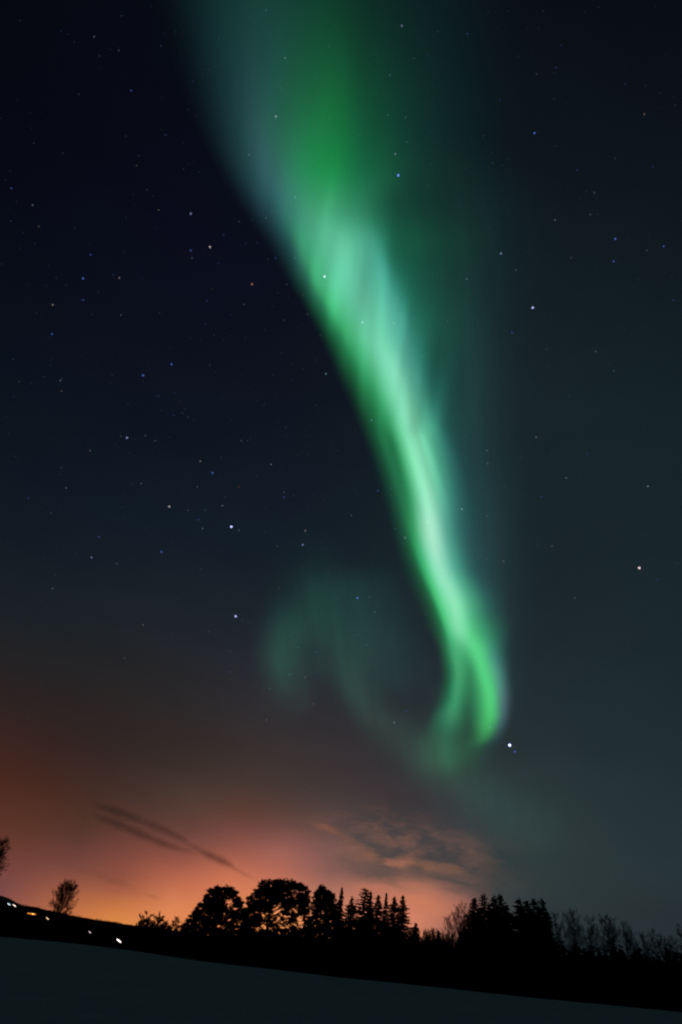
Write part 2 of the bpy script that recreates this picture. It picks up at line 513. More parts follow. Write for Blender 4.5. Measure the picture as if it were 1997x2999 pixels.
def pine(name, rows, dist, label, holes=(), cat='pine tree', group='tall trees along the field edge', dens=1.0, size=.42):
    """round-topped tree from the outline of its crown: rows of (y, x left, x right)"""
    top = rows[0]; cx = (top[1] + top[2]) / 2
    loc, h, a = place(cx, top[0], dist)
    k = PXM(dist, cx, top[0])
    right = np.array([math.cos(a), -math.sin(a), 0]); depth = np.array([math.sin(a), math.cos(a), 0])
    origin = np.array(loc)
    rows_w = []
    for (y, xl, xr) in rows:
        ends = []
        for x in (xl, xr):
            a_, e_ = azel(x, y)
            # where the line of sight crosses the plane of the tree
            rr = dist / math.cos(a_ - a)
            ends.append((dist * math.tan(a_ - a), EYE + rr * math.tan(e_) - loc[2]))
        rows_w.append(((ends[0][1] + ends[1][1]) / 2, ends[0][0], ends[1][0], (ends[1][1] - ends[0][1])))
    rows_w.sort()
    zs = np.array([q[0] for q in rows_w]); L_ = np.array([q[1] for q in rows_w]); R_ = np.array([q[2] for q in rows_w])
    n = int(6000 * dens)
    P = []
    hol = []
    for (hx, hy, hr) in holes:
        a_, e_ = azel(hx, hy)
        hol.append((dist * math.tan(a_ - a), EYE + dist * math.tan(e_) - loc[2], hr * k))
    wmax = (R_ - L_).max()
    clumps = []
    tries = 0
    while len(clumps) < int(330 * dens) and tries < 9000:
        tries += 1
        cr_ = rng.uniform(.6, 1.15)
        z = rng.uniform(zs[0], zs[-1] - cr_ * .55); l, r = np.interp(z, zs, L_), np.interp(z, zs, R_)
        if rng.random() > (r - l) / wmax: continue
        rr = rng.random() ** .45; t = rng.random() * 6.2832
        half = max(.05, (r - l) / 2 - cr_ * .55)
        x = (l + r) / 2 + half * rr * math.cos(t); yv = half * .85 * rr * math.sin(t)
        fz = (z - zs[0]) / (zs[-1] - zs[0])
        if fz < .6 and rr < .8 and mnoise.noise(Vector((x * 1.3, yv * .05, z * 1.1))) < -.36 and rng.random() < .8: continue
        if any(((x - hx) ** 2 + (z - hz) ** 2) ** .5 < hr_ * 1.0 + cr_ * .22 for hx, hz, hr_ in hol): continue
        clumps.append((x, yv, z, cr_))
    for z in np.arange(zs[0], zs[-1] - .8, .34):      # fringe of small clumps along both flanks
        l, r = np.interp(z, zs, L_), np.interp(z, zs, R_)
        for x in (l, r):
            ins = .35 if x == l else -.35
            clumps.append((x + ins + rng.normal() * .22, rng.normal() * .8, z, rng.uniform(.35, .7)))
            clumps.append((x + ins * 3 + rng.normal() * .3, rng.normal() * 1.2, z, rng.uniform(.5, .85)))
    per = max(14, n // len(clumps))
    for (x, yv, z, cr_) in clumps:
        d_ = unit(per) * cr_ * (rng.random((per, 1)) ** .5)
        d_[:, 2] *= .62
        for q in d_:
            zf = (z + q[2] - zs[0]) / (zs[-1] - zs[0])
            if mnoise.noise(Vector(((x + q[0]) * 2.1, yv * .04, (z + q[2]) * 1.9 + 9))) < (-.30 if zf < .5 else -.45): continue
            P.append(right * (x + q[0]) + depth * (yv + q[1]) + np.array([0, 0, z + q[2]]))
    P = np.array(P)
    crown = tufts(P, size, 12)
    # limbs from the stem to a sample of tufts
    parts = [trunk_mesh(h * .93, .02 * h, bend=.3)]
    for i in rng.choice(len(P), 60, replace=False):
        q = P[i]; b = np.array([0, 0, max(h * .25, q[2] - .35 * np.hypot(q[0], q[1]) - .6)])
        m = (b + q) / 2 + np.array([0, 0, .25])
        parts.append(tube([b, m, q], [.09, .06, .03], 4))
        parts[-1] = (parts[-1][0], parts[-1][1])
    t = empty(name, loc); tag(t, label, cat, group)
    tv, tf = join(parts)
    obj('trunk', mesh_from('trunk', tv, tf, M_bark, True), t)
    obj('crown', mesh_from('crown', crown[0], crown[1], M_needle), t)
    return t


GT = 'tall trees along the field edge'
pine('pine_tree', [(2591, 644, 658), (2597, 634, 676), (2604, 624, 694), (2622, 606, 700), (2645, 596, 712), (2660, 578, 728), (2680, 566, 734), (2700, 552, 736), (2725, 530, 738), (2760, 515, 738)], 136,
     'round-topped pine with a sunset-coloured gap high in its right side', holes=[(674, 2638, 10), (668, 2650, 7), (680, 2628, 5)])
pine('pine_tree', [(2571, 796, 808), (2577, 786, 862), (2584, 776, 896), (2597, 764, 902), (2615, 750, 905), (2640, 730, 906), (2668, 718, 908), (2700, 712, 912), (2735, 706, 915), (2765, 706, 915)], 140,
     'largest and tallest pine, broad rounded crown in the middle of the wood', dens=1.35,
     holes=[(820, 2664, 8), (803, 2680, 8), (838, 2692, 7), (812, 2700, 7), (846, 2712, 6), (874, 2690, 6), (770, 2712, 5), (868, 2710, 6), (825, 2718, 5), (895, 2668, 7), (892, 2690, 7)])
pine('pine_tree', [(2593, 944, 952), (2598, 932, 954), (2608, 928, 962), (2622, 922, 978), (2640, 914, 986), (2665, 912, 992), (2700, 910, 998), (2740, 905, 1004)], 138,
     'smaller ragged pine just right of the largest pine', dens=.62, size=.38, holes=[(930, 2675, 5), (946, 2668, 4), (984, 2700, 5)])
# spire-like spruces: top x, top y, half width (px), distance, raggedness, label
SPR = [
    (1002, 2598, 20, 135, .2, 'thin pointed spruce leaning against the smaller ragged pine'),
    (1071, 2603, 33, 142, .3, 'dense bushy-topped tree standing between narrow spruces right of centre'),
    (1031, 2626, 40, 137, .3, 'short spruce left of the dense bushy-topped tree'),
    (1086, 2606, 28, 145, .2, 'narrow spruce peeping up right behind the bushy-topped tree'),
    (1109, 2618, 40, 136, .3, 'dark pointed spruce right of the bushy-topped tree'),
    (1132, 2612, 14, 140, .15, 'very thin spire-shaped spruce above a bright gap'),
    (1155, 2625, 40, 134, .35, 'spruce with ragged open branches next to the tall spire'),
    (1180, 2621, 36, 133, .35, 'last tall spruce before the bright gap, branches jutting right'),
    (1218, 2703, 34, 128, .3, 'small lone pointed spruce in the orange gap'),
    (1284, 2727, 32, 127, .3, 'small spruce just left of the bare birches in the gap'),
    (1250, 2738, 22, 130, .3, 'lowest little spruce in the orange gap'),
    (1388, 2628, 34, 136, .3, 'spruce forming the left shoulder of the big dark group on the right'),
    (1415, 2617, 34, 139, .28, 'broad-tipped spruce second from left in the big dark group'),
    (1446, 2620, 32, 134, .28, 'middle spruce of the big dark group left of its notch'),
    (1464, 2616, 28, 138, .25, 'sharp-tipped spruce, highest left of the notch in the dark group'),
    (1482, 2644, 22, 132, .25, 'shorter spruce beside the notch in the dark group'),
    (1517, 2627, 32, 137, .25, 'spruce just right of the notch in the dark group'),
    (1540, 2634, 30, 140, .25, 'blunt spruce second right of the notch in the dark group'),
    (1562, 2631, 30, 135, .25, 'spruce second from the right end of the dark group'),
    (1587, 2629, 32, 138, .25, 'tall spruce closing the right end of the dark group'),
    (1600, 2665, 22, 133, .25, 'lower spruce on the right flank of the dark group'),
]
for (x, y, hw, d, rg, lab) in SPR:
    loc, h, a = place(x, y, d)
    k = PXM(d, x, y)
    w = hw * k * (1.62 if 1020 < x < 1200 and hw > 30 else 1.4)
    if 1380 < x < 1610: w *= 1.05
    build_tree('spruce_tree', spruce_meshes(h, w, 1.25, rg, .62 if 1380 < x < 1610 else (.5 if x == 1071 else .92)), loc, lab, 'spruce tree', GT)
# filler crowns inside the dark mass, so it closes as in the photo
for i, (x, y) in enumerate([(1402, 2660), (1432, 2646), (1455, 2650), (1474, 2655), (1500, 2672), (1528, 2650), (1552, 2655), (1575, 2650), (1376, 2680), (1360, 2715), (1345, 2745), (1596, 2700), (1488, 2668), (1604, 2720)]):
    d = 141 + 3 * (i % 3)
    loc, h, a = place(x, y, d)
    build_tree('spruce_tree', spruce_meshes(h, 2.3, 1.1, .2, .55), loc, 'dark spruce crowded inside the big dark group, its tip below the others', 'spruce tree', 'crowded spruces inside the dark group')

# bare trees
BARE = [
    (8, 2462, 300, 6.0, 22, 'tall bare tree cut off by the left edge of the photo', 'bare tree', 1),
    (196, 2594, 300, 5.6, 28, 'lone fuzzy bare tree rising above the dark ridge at far left', 'bare tree', 2),
    (1316, 2684, 150, 1.9, 12, 'leftmost thin bare birch in the orange gap', 'birch tree', 6),
    (1334, 2672, 152, 2.0, 12, 'second thin bare birch, against the edge of the orange glow', 'birch tree', 7),
    (1352, 2655, 148, 2.0, 13, 'third bare birch, half hidden by the dark spruces', 'birch tree', 8),
    (1368, 2645, 150, 2.0, 13, 'bare birch touching the left side of the dark spruce group', 'birch tree', 9),
    (1628, 2676, 150, 2.2, 13, 'bare birch right beside the dark spruce group', 'birch tree', 10),
    (1648, 2672, 152, 2.2, 13, 'second bare birch right of the dark spruce group', 'birch tree', 11),
    (1682, 2669, 149, 2.4, 14, 'tallest darker bare birch between two paler ones on the right', 'birch tree', 12),
    (1714, 2686, 151, 2.2, 13, 'bare birch left of the small gap in the right-hand row', 'birch tree', 13),
    (1768, 2680, 148, 2.3, 14, 'dense bare birch just right of the small gap', 'birch tree', 14),
    (1792, 2686, 152, 2.3, 14, 'wide bare birch second right of the small gap', 'birch tree', 15),
    (1822, 2700, 150, 2.1, 12, 'bare birch where the right-hand row starts to drop', 'birch tree', 16),
    (1852, 2728, 147, 2.2, 12, 'low rounded bare tree in the right-hand row', 'birch tree', 17),
    (1872, 2736, 150, 2.2, 12, 'low bare tree before a thin pointed one on the right', 'birch tree', 18),
    (1901, 2722, 148, 1.6, 12, 'thin pointed bare tree near the right edge', 'birch tree', 19),
    (1936, 2740, 150, 1.9, 12, 'small bare tree between the pointed one and the right edge', 'birch tree', 20),
    (1966, 2748, 149, 2.0, 12, 'lowest bare tree close to the right edge', 'birch tree', 21),
    (1992, 2716, 146, 2.5, 14, 'bare tree cut off by the right edge of the photo', 'birch tree', 22),
]
for (x, y, d, spd, n0, lab, cat, sd) in BARE:
    loc, h, a = place(x, y, d)
    big = d > 250
    build_tree('bare_tree' if 'birch' not in cat else 'birch_tree', bare_meshes(h, spd, n0 + 10, .030 if big else .0065, 1.0, sd, 4, .45 if big else .3), loc, lab, cat,
               'bare birches along the field edge' if cat == 'birch tree' else None, (M_twig, M_twig))
birches = [o for o in col.objects if o.name.startswith('birch_tree')]
for i, x in enumerate([1342, 1362, 1638, 1665, 1698, 1732, 1752, 1784, 1838, 1886, 1918, 1955, 1978]):
    src = birches[(i * 5 + 3) % len(birches)]
    y = float(np.interp(x, [1322, 1360, 1630, 1720, 1800, 1870, 1990], [2700, 2665, 2690, 2700, 2706, 2742, 2745])) + rng.normal() * 4
    loc, h, a = place(x, y, 166)
    hs = max(v.co.z for v in src.children[0].data.vertices)
    o = copy_thing(src, loc, rng.random() * 6.28, h / hs * .95)
    o['label'] = 'pale bare birch in the fuzzy second row, behind the front birches' if x > 1500 else 'pale bare birch behind the front birches in the orange gap'
# shrubs on the left end of the wood: multi-stemmed
for (x, y, w, lab, sd) in [(428, 2668, 2.7, 'left and tallest of the bushy shrubs between the ridge and the pines', 31), (450, 2674, 3.0, 'middle bushy shrub between the ridge and the pines', 32),
                           (1202, 2722, 2.2, 'reddish fuzzy shrub left of the small lone spruce in the gap', 34), (1252, 2726, 2.4, 'reddish fuzzy shrub between the two small spruces in the gap', 35), (1306, 2738, 2.4, 'low reddish shrub at the foot of the bare birches in the gap', 36),
                           (487, 2684, 3.0, 'right and lowest fuzzy shrub next to the pines', 33)]:
    d = 190 if x < 800 else 142
    loc, h, a = place(x, y, d)
    trs, crs = [], []
    for q in range(9):
        r = np.random.default_rng(sd * 10 + q)
        (tv, tf), (cv, cf) = bare_meshes(h * (1 - .05 * q), w * .85, 18, .03 if x < 800 else .012, 1.1, sd * 10 + q, 4, .2)
        off = np.array([r.uniform(-.5, .62) * w, r.normal() * .8, 0])
        trs.append((tv + off, tf)); crs.append((cv + off, cf))
    build_tree('shrub', (join(trs), join(crs)), loc, lab, 'shrub', 'bushy shrubs left of the pines' if x < 800 else 'reddish shrubs in the orange gap', (M_twig, M_twig))

# young spruces filling the foot of the wood: four built, the rest copied
UG = [(384, 2762), (408, 2734), (470, 2722), (540, 2716), (640, 2722), (720, 2722), (800, 2724), (900, 2726), (1000, 2722), (1060, 2716), (1120, 2732), (1180, 2742), (1204, 2776), (1260, 2782), (1335, 2784), (1352, 2768), (1420, 2740), (1580, 2740), (1640, 2766), (1720, 2774), (1850, 2782), (1997, 2782), (2300, 2810)]
_u = np.array([azel(x, y) for x, y in UG])
protos = []
GY = 'young spruces crowding the foot of the wood'
for i in range(4):
    loc = (0, 0, -500)
    p = build_tree('young_spruce', spruce_meshes(5.0, 1.7, 1.1, .25, .8, .02), loc, 'small dark young spruce crowded at the foot of the wood', 'spruce tree', GY)
    protos.append(p)
a = _u[2, 0]; i = 0
while a < _u[-1, 0] - .02:
    d = 121 + 6 * (i % 3) + rng.random() * 3
    zt = EYE + d * math.tan(float(np.interp(a, _u[:, 0], _u[:, 1])))
    zg = ground_z(d, a); h = (zt - zg) * (.86 + .22 * rng.random())
    loc = (d * math.sin(a), d * math.cos(a), zg)
    s = h / 5.0
    if i < 4:
        o = protos[i]; o.location = loc; o.scale = (s, s, s)
    else:
        o = copy_thing(protos[i % 4], loc, rng.random() * 6.28, s)
    a += math.radians(.30 + .32 * rng.random()); i += 1

# undergrowth: one uncountable dark mass of bushes and brush
P = []
for q in range(15000):
    a = rng.uniform(_u[0, 0], _u[-1, 0]); d = rng.uniform(117, 150)
    zt = EYE + d * math.tan(float(np.interp(a, _u[:, 0], _u[:, 1]))) - .25
    zg = ground_z(d, a) - .2
    n = mnoise.noise(Vector((a * 60, d * .2, 0)))
    zt = zg + max(.4, (zt - zg) * (.86 + .3 * n))
    if a < _u[3, 0]: zt = min(zt, zg + (zt - zg) * max(.12, (a - _u[0, 0]) / (_u[3, 0] - _u[0, 0])))
    z = zg + (zt - zg) * rng.random() ** .8
    P.append((d * math.sin(a), d * math.cos(a), z))
V, Fc = tufts(np.array(P), .62, 7)
tag(obj('undergrowth', mesh_from('undergrowth', V, Fc, M_needle)), 'dark tangled undergrowth along the far edge of the snow field', 'undergrowth', kind='stuff')
# distant forest behind: closes the gaps near the ground, and covers the left valley side
P = []
for q in range(9000):
    a = rng.uniform(_u[1, 0], _u[-1, 0]); d = rng.uniform(190, 260)
    zg = ground_z(d, a) - .3
    zt = EYE + d * math.tan(float(np.interp(a, _u[:, 0], _u[:, 1]))) - 1.0
    P.append((d * math.sin(a), d * math.cos(a), zg + (zt - zg) * rng.random() ** .8 * (.85 + .25 * mnoise.noise(Vector((a * 90, 2, 0))))))
V1, F1 = tufts(np.array(P), 1.15, 7)
P = []
for q in range(6000):
    a = rng.uniform(math.radians(-32), _u[2, 0]); d = rng.uniform(700, 1300)
    z = ground_z(d, a) + rng.uniform(0, 2.0) * (.7 + mnoise.noise(Vector((a * 150, d * .01, 0))))
    P.append((d * math.sin(a), d * math.cos(a), z - .5))
V2, F2 = tufts(np.array(P), 1.5, 6)
V, Fc = join([(V1, F1), (V2, F2)])
tag(obj('distant_forest', mesh_from('distant_forest', V, Fc, M_needle)), 'black distant forest behind the field edge and over the low ridge', 'forest', kind='stuff')


# ------------------------------------------------------------------ lit lamps and house across the valley
def emis(name, c, s):
    m = bpy.data.materials.new(name); m.use_nodes = True
    t = m.node_tree; t.nodes.clear()
    e = t.nodes.new('ShaderNodeEmission'); e.inputs[0].default_value = (*c, 1); e.inputs[1].default_value = s
    o = t.nodes.new('ShaderNodeOutputMaterial'); t.links.new(e.outputs[0], o.inputs[0])
    return m


def box(cx, cy, cz, sx, sy, sz):
    V = np.array([(cx + a * sx / 2, cy + b * sy / 2, cz + c * sz / 2) for c in (-1, 1) for (a, b) in ((-1, -1), (1, -1), (1, 1), (-1, 1))])
    return V, np.array([(0, 3, 2, 1), (4, 5, 6, 7), (0, 1, 5, 4), (1, 2, 6, 5), (2, 3, 7, 6), (3, 0, 4, 7)])


def stand_spot(px, py, height, d0=240, d1=1250):
    """bearing and distance where something `height` above the ground is seen at (px,py)"""
    a, e = azel(px, py)
    best = min(np.arange(d0, d1, 4.0), key=lambda d: abs(EYE + d * math.tan(e) - (ground_z(d, a) + height)))
    z = EYE + best * math.tan(e) - height
    return a, best, z


LAMPS = [(25, 2648, (.62, .85, 1.0), 1.6, 1.3, 'bluish-white street lamp, leftmost of the lit lamps across the valley'),
         (41, 2652, (1.0, .74, .55), 2.2, 1.5, 'pinkish-white street lamp close beside the bluish one at far left'),
         (138, 2690, (1.0, .72, .35), 1.6, 1.2, 'small yellowish street lamp right of the orange-lit house'),
         (262, 2730, (1.0, .8, .8), 1.0, 1.1, 'small white street lamp alone on the dark slope'),
         (347, 2755, (1.0, .84, .78), 5, 2.0, 'brightest white yard lamp, rightmost of the lamps in the valley')]
for (x, y, c, s, wd, lab) in LAMPS:
    hh = 7.0
    a, d, z = stand_spot(x, y, hh)
    k = d / 480.0
    t = empty('street_lamp', (d * math.sin(a), d * math.cos(a), z)); t.rotation_euler = (0, 0, -a)
    tag(t, lab, 'street lamp', 'lit lamps across the valley')
    tv = tube([(0, 0, -.5), (0, 0, 3), (0, 0, hh), (.3 * k, 0, hh + .35)], [.12, .1, .08, .06], 8)
    obj('pole', mesh_from('pole', *tv, M_metal, True), t)
    n = 14; u = np.linspace(-1, 1, n)
    P_ = np.stack([u * wd * .78 * k, 0 * u, -u * wd * .34 * k], 1)
    V_, F_ = tube(P_, np.sqrt(np.clip(1 - u ** 2, 0.01, 1)) * .2 * k, 10)
    obj('lamp_head', mesh_from('lamp_head', V_ + np.array([.2 * k, 0, hh]), F_, emis('lamp_glow', c, s), True), t)
a, d, z = stand_spot(93, 2676, 3.0)
k = d / 480.0
house = empty('farmhouse', (d * math.sin(a), d * math.cos(a), z)); house.rotation_euler = (0, 0, -a)
tag(house, 'low dark farmhouse with an orange-lit glazed front, far left across the valley', 'house')
obj('wall', mesh_from('wall', *box(0, 4, 2.0 - .8, 14, 7.6, 5.6), M_wall), house)
RV = np.array([(-7.5, -.5, 4), (7.5, -.5, 4), (7.5, 8.5, 4), (-7.5, 8.5, 4), (-7.5, 4, 6.6), (7.5, 4, 6.6)], float)
rf = bpy.data.meshes.new('roof'); rf.from_pydata(RV.tolist(), [], [(0, 1, 5, 4), (2, 3, 4, 5), (0, 4, 3), (1, 2, 5), (3, 2, 1, 0)]); rf.materials.append(M_roof)
obj('roof', rf, house)
M_win = emis('orange_lit_window', (1.0, .34, .05), 1.0)
M_win2 = emis('bright_orange_lit_window', (1.0, .45, .1), 3.0)
for (cx, w, m_) in [(-3.9, 2.2, M_win), (-1.2, 2.2, M_win), (1.2, 2.0, M_win2), (3.6, 1.9, M_win)]:
    w_ = obj('window', mesh_from('window', *box(cx, .15, 2.9, w, .1, 1.1), m_), house)

# ------------------------------------------------------------------ aurora: glowing curtains high above the ground
ALT = 25000.0


def at_height(x, y, alt=ALT):
    v = sight(x, y); return v * (alt / max(.12, v[2])) + np.array([0, 0, EYE])


def glow_material(name, rays=0.0):
    m = bpy.data.materials.new(name); m.use_nodes = True
    m.cycles.emission_sampling = 'NONE'
    t = m.node_tree; t.nodes.clear()
    at = t.nodes.new('ShaderNodeAttribute'); at.attribute_name = 'glow'
    e = t.nodes.new('ShaderNodeEmission'); e.inputs[1].default_value = 1
    if rays:
        st = t.nodes.new('ShaderNodeAttribute'); st.attribute_name = 'ray'
        n = t.nodes.new('ShaderNodeTexNoise'); n.inputs['Scale'].default_value = 1; n.inputs['Detail'].default_value = 2.5
        t.links.new(st.outputs['Vector'], n.inputs['Vector'])
        f = math_node(t, 'MULTIPLY_ADD', n.outputs[0], rays, 1 - rays / 2)
        s = t.nodes.new('ShaderNodeVectorMath'); s.operation = 'SCALE'; t.links.new(at.outputs['Color'], s.inputs[0]); t.links.new(f, s.inputs['Scale'])
        t.links.new(s.outputs[0], e.inputs[0])
    else:
        t.links.new(at.outputs['Color'], e.inputs[0])
    tr = t.nodes.new('ShaderNodeBsdfTransparent'); ad = t.nodes.new('ShaderNodeAddShader')
    o = t.nodes.new('ShaderNodeOutputMaterial')
    t.links.new(e.outputs[0], ad.inputs[0]); t.links.new(tr.outputs[0], ad.inputs[1]); t.links.new(ad.outputs[0], o.inputs[0])
    return m


def sheet(name, X, Y, C, mat, alt=ALT, ray=None, parent=None):
    r, c = X.shape
    V = np.array([at_height(X[i, j], Y[i, j], alt) for i in range(r) for j in range(c)])
    idx = np.arange(r * c).reshape(r, c)
    Fq = np.stack([idx[:-1, :-1], idx[:-1, 1:], idx[1:, 1:], idx[1:, :-1]], -1).reshape(-1, 4)
    me = mesh_from(name, V, Fq, mat, True)
    at = me.attributes.new('glow', 'FLOAT_COLOR', 'POINT')
    at.data.foreach_set('color', np.concatenate([C.reshape(-1, 3), np.ones((r * c, 1))], 1).astype(np.float32).ravel())
    if ray is not None:
        ra = me.attributes.new('ray', 'FLOAT_VECTOR', 'POINT'); ra.data.foreach_set('vector', ray.reshape(-1, 3).astype(np.float32).ravel())
    return obj(name, me, parent)


DS = W_PX / 1568.0
BAND = """
-160|316|478.25 15 38 40|611.5 18 56 47|740 14 50 38|850 12 40 32|1002.0 10 28 28|1250
-60|326|480.25 16 41 42|606.5 20 60 50|740 15 56 42|848 13 44 35|997.0 11 31 31|1250
0|346|488.25 17 45 46|601.5 24 64 56|740 17 64 47|840 14 48 38|972.0 12 33 33|1240
200|408|514.333 22 50 54|592 36 78 76|750 24 100 58|850 18 70 49|977.0 15 44 40|1230
300|445.667|535.778 26 56 60|604.667 44 90 86|745 27 120 66|842 20 86 56|962.0 17 52 46|1220
380|487.8|561.933 30 62 66|628.2 50 100 96|740 31 142 76|832 24 106 66|947.0 20 62 50|1210
480|546.467|617.378 36 72 78|668.867 56 126 111|742 70 172 122|815 52 142 102|905 24 78 60|1195
560|603.6|658.533 34 75 76|704.4 66 164 121|780 100 200 160|852 74 168 140|912 28 98 74|1185
650|658|705.833 38 99 78|737 70 179 124|812 106 208 172|882 80 180 154|942 28 92 74|1175
750|718.667|761.278 34 112 72|792.667 70 184 121|852 112 213 174|917 84 175 155|968 34 102 84|1165
850|764.667|809.278 32 108 66|841.667 62 169 111|902 130 220 185|948 82 170 148|994 32 92 78|1160
950|808|849.833 30 100 62|881 50 150 94|932 134 226 185|974 86 180 148|1018 34 88 78|1155
1050|845.333|886.389 30 97 64|914.333 46 143 90|960 142 233 188|1002 90 186 152|1044 36 84 82|1155
1150|874.667|912.944 31 93 64|938.667 48 147 94|982 156 237 199|1024 82 168 146|1066 36 82 80|1160
1220|892.8|927.933 30 90 62|949.2 52 155 96|991 177 243 212|1033 78 156 138|1078 36 76 78|1168
1300|913.667|952.778 30 88 60|974.667 66 182 118|1008 159 238 204|1050 76 160 138|1094 36 74 76|1174
1400|956|996.333 34 99 64|1015 78 194 124|1046 142 234 184|1086 76 170 128|1128 37 84 76|1180
1450|978.4|1014.3 38 106 70|1030.6 76 184 124|1056 130 226 172|1087 84 196 132|1124 48 130 95|1184
1500|1002|1024 40 102 70|1046 70 170 114|1070 74 180 118|1102 88 214 134|1130 66 150 118|1178
1550|1006|1030 36 92 66|1054 68 162 110|1080 54 138 92|1114 86 216 132|1143 76 150 126|1180
1600|1000|1024 36 90 66|1050 64 156 108|1080 46 116 80|1126 84 214 128|1153 78 126 116|1184
1640|986|1010 42 96 74|1040 62 146 104|1078 42 96 70|1126 80 206 120|1156 70 108 108|1182
1670|972|1002 40 84 68|1036 50 114 82|1076 42 84 64|1120 70 182 104|1150 60 96 92|1176
1695|962|1000 36 68 60|1032 42 86 68|1072 41 76 61|1114 56 138 82|1140 48 80 76|1170
1720|952|992 36 62 56|1028 44 84 62|1062 44 82 61|1096 41 76 62|1126 37 60 58|1162
1760|950|990 36 56 54|1030 44 74 60|1062 42 70 58|1095 38 62 56|1124 36 54 54|1160
1810|950|990 38 50 52|1030 40 54 54|1062 40 54 54|1095 37 52 53|1124 35 50 52|1160
1850|950|990 0 0 0|1030 0 0 0|1062 0 0 0|1095 0 0 0|1124 0 0 0|1160
"""
ys, xs, cs = [], [], []
for row in BAND.strip().splitlines():
    q = row.split('|'); y = float(q[0]) * DS
    X_ = [float(q[1])]; C_ = [np.zeros(3)]
    for it in q[2:7]:
        v_ = [float(t) for t in it.split()]
        X_.append(v_[0])
        base = sky_lin(sight(v_[0] * DS, min(y, 2400)))[0]
        C_.append(np.clip(lin(v_[1:]) - base, 0, 9))
    X_.append(float(q[7])); C_.append(np.zeros(3))
    ys.append(y); xs.append(np.array(X_) * DS); cs.append(np.array(C_))
ys, xs, cs = np.array(ys), np.array(xs), np.array(cs)
yy = np.linspace(ys[0], ys[-1], 420)
XK = pchip(ys, xs, yy); CK = pchip(ys, np.sqrt(cs), yy)
nc = 90
X = np.zeros((len(yy), nc)); Cc = np.zeros((len(yy), nc, 3)); RAY = np.zeros((len(yy), nc, 3))
for i in range(len(yy)):
    wd = np.diff(XK[i]); tt = np.linspace(0, 6, nc)
    X[i] = pchip(np.arange(7), XK[i], tt)
    Cc[i] = np.clip(pchip(np.arange(7), CK[i], tt), 0, 3) ** 2
    RAY[i, :, 0] = X[i] / 34.0 - yy[i] / 34.0 * .16; RAY[i, :, 1] = yy[i] / 330.0
# faint rays crossing the wide upper part of the band
for i in range(len(yy)):
    yd = yy[i] / DS; am = .62 * math.exp(-((yd - 800) / 270) ** 2) + .12
    for j in range(nc):
        xr = X[i, j] / 40.0 + yy[i] * (.10 if yd < 1000 else .0) / 40.0 - max(0, yd - 1000) * .3 / 31
        Cc[i, j] *= 1 + am * (mnoise.noise(Vector((xr, yd / 260.0, 2.0))) + .5 * mnoise.noise(Vector((xr * 2.6, yd / 200.0, 7.0))))
# a light blur so no facet of the table shows
for _ in range(10):
    Cc[1:-1] = (Cc[:-2] + 2 * Cc[1:-1] + Cc[2:]) / 4
for _ in range(4):
    Cc[:, 1:-1] = (Cc[:, :-2] + 2 * Cc[:, 1:-1] + Cc[:, 2:]) / 4
Cc *= .93
Cc[:, 0] = 0; Cc[:, -1] = 0
band = sheet('aurora_band', X, np.repeat(yy[:, None], nc, 1), Cc, glow_material('aurora_glow', .08), ray=RAY)
tag(band, 'bright green aurora band sweeping down the sky and forking into two short legs', 'aurora', 'aurora over the wood')


def ribbon(name, pts, mat, alt, label, parent=None):
    """soft-edged glowing ribbon: points of (x, y, half width, r, g, b excess in linear light x1000)"""
    p = np.array(pts, float); s = np.arange(len(p)); t = np.linspace(0, len(p) - 1, 28 * (len(p) - 1))
    q = pchip(s, p, t)
    xy = q[:, :2] * DS; d = np.gradient(xy, axis=0); d /= np.linalg.norm(d, axis=1)[:, None]
    nrm = np.stack([-d[:, 1], d[:, 0]], 1)
    u = np.linspace(-1, 1, 41)
    pr = np.exp(-(u * 2.3) ** 2) - math.exp(-2.3 ** 2); pr = np.clip(pr, 0, 1)
    end = np.clip(np.minimum(t, len(p) - 1 - t) / .9, 0, 1); end = end * end * (3 - 2 * end)
    X = xy[:, 0:1] + nrm[:, 0:1] * u * q[:, 2:3] * DS * 2.0
    Y = xy[:, 1:2] + nrm[:, 1:2] * u * q[:, 2:3] * DS * 2.0
    C = q[:, None, 3:6] / 1000.0 * pr[None, :, None] * end[:, None, None]
    RAY = np.stack([X / 42 - Y / 420, Y / 330, 0 * X], -1)
    o = sheet(name, X, Y, np.clip(C, 0, 9), mat, alt, RAY, parent)
    if label: tag(o, label, 'aurora', 'aurora over the wood')
    return o


GM = glow_material('faint_aurora_glow', .95)
ribbon('faint_aurora', [(800, 1250, 80, 1, 3, 3), (750, 1310, 75, 1, 7, 4), (700, 1390, 66, 2, 19, 10), (664, 1450, 54, 6, 42, 25), (650, 1510, 50, 7, 46, 29), (656, 1565, 46, 6, 32, 21), (690, 1615, 48, 2, 10, 7), (720, 1650, 44, 1, 3, 3)],
       GM, 26500, 'faint green aurora patch curving on the left end of the dim loop')
ribbon('faint_aurora', [(764, 1300, 62, 1, 5, 4), (768, 1370, 62, 1, 10, 6), (778, 1440, 60, 2, 19, 12), (796, 1510, 52, 4, 27, 17), (812, 1575, 42, 7, 32, 21), (850, 1635, 42, 7, 27, 18), (905, 1682, 52, 6, 22, 14), (960, 1728, 56, 6, 24, 15),
                        (1020, 1775, 62, 6, 25, 16), (1090, 1820, 66, 6, 25, 18), (1160, 1865, 72, 4, 19, 14), (1240, 1910, 80, 2, 10, 8), (1330, 1950, 84, 0, 3, 3)],
       GM, 27500, 'long dim aurora arc running below the dark hollow to the lower right')
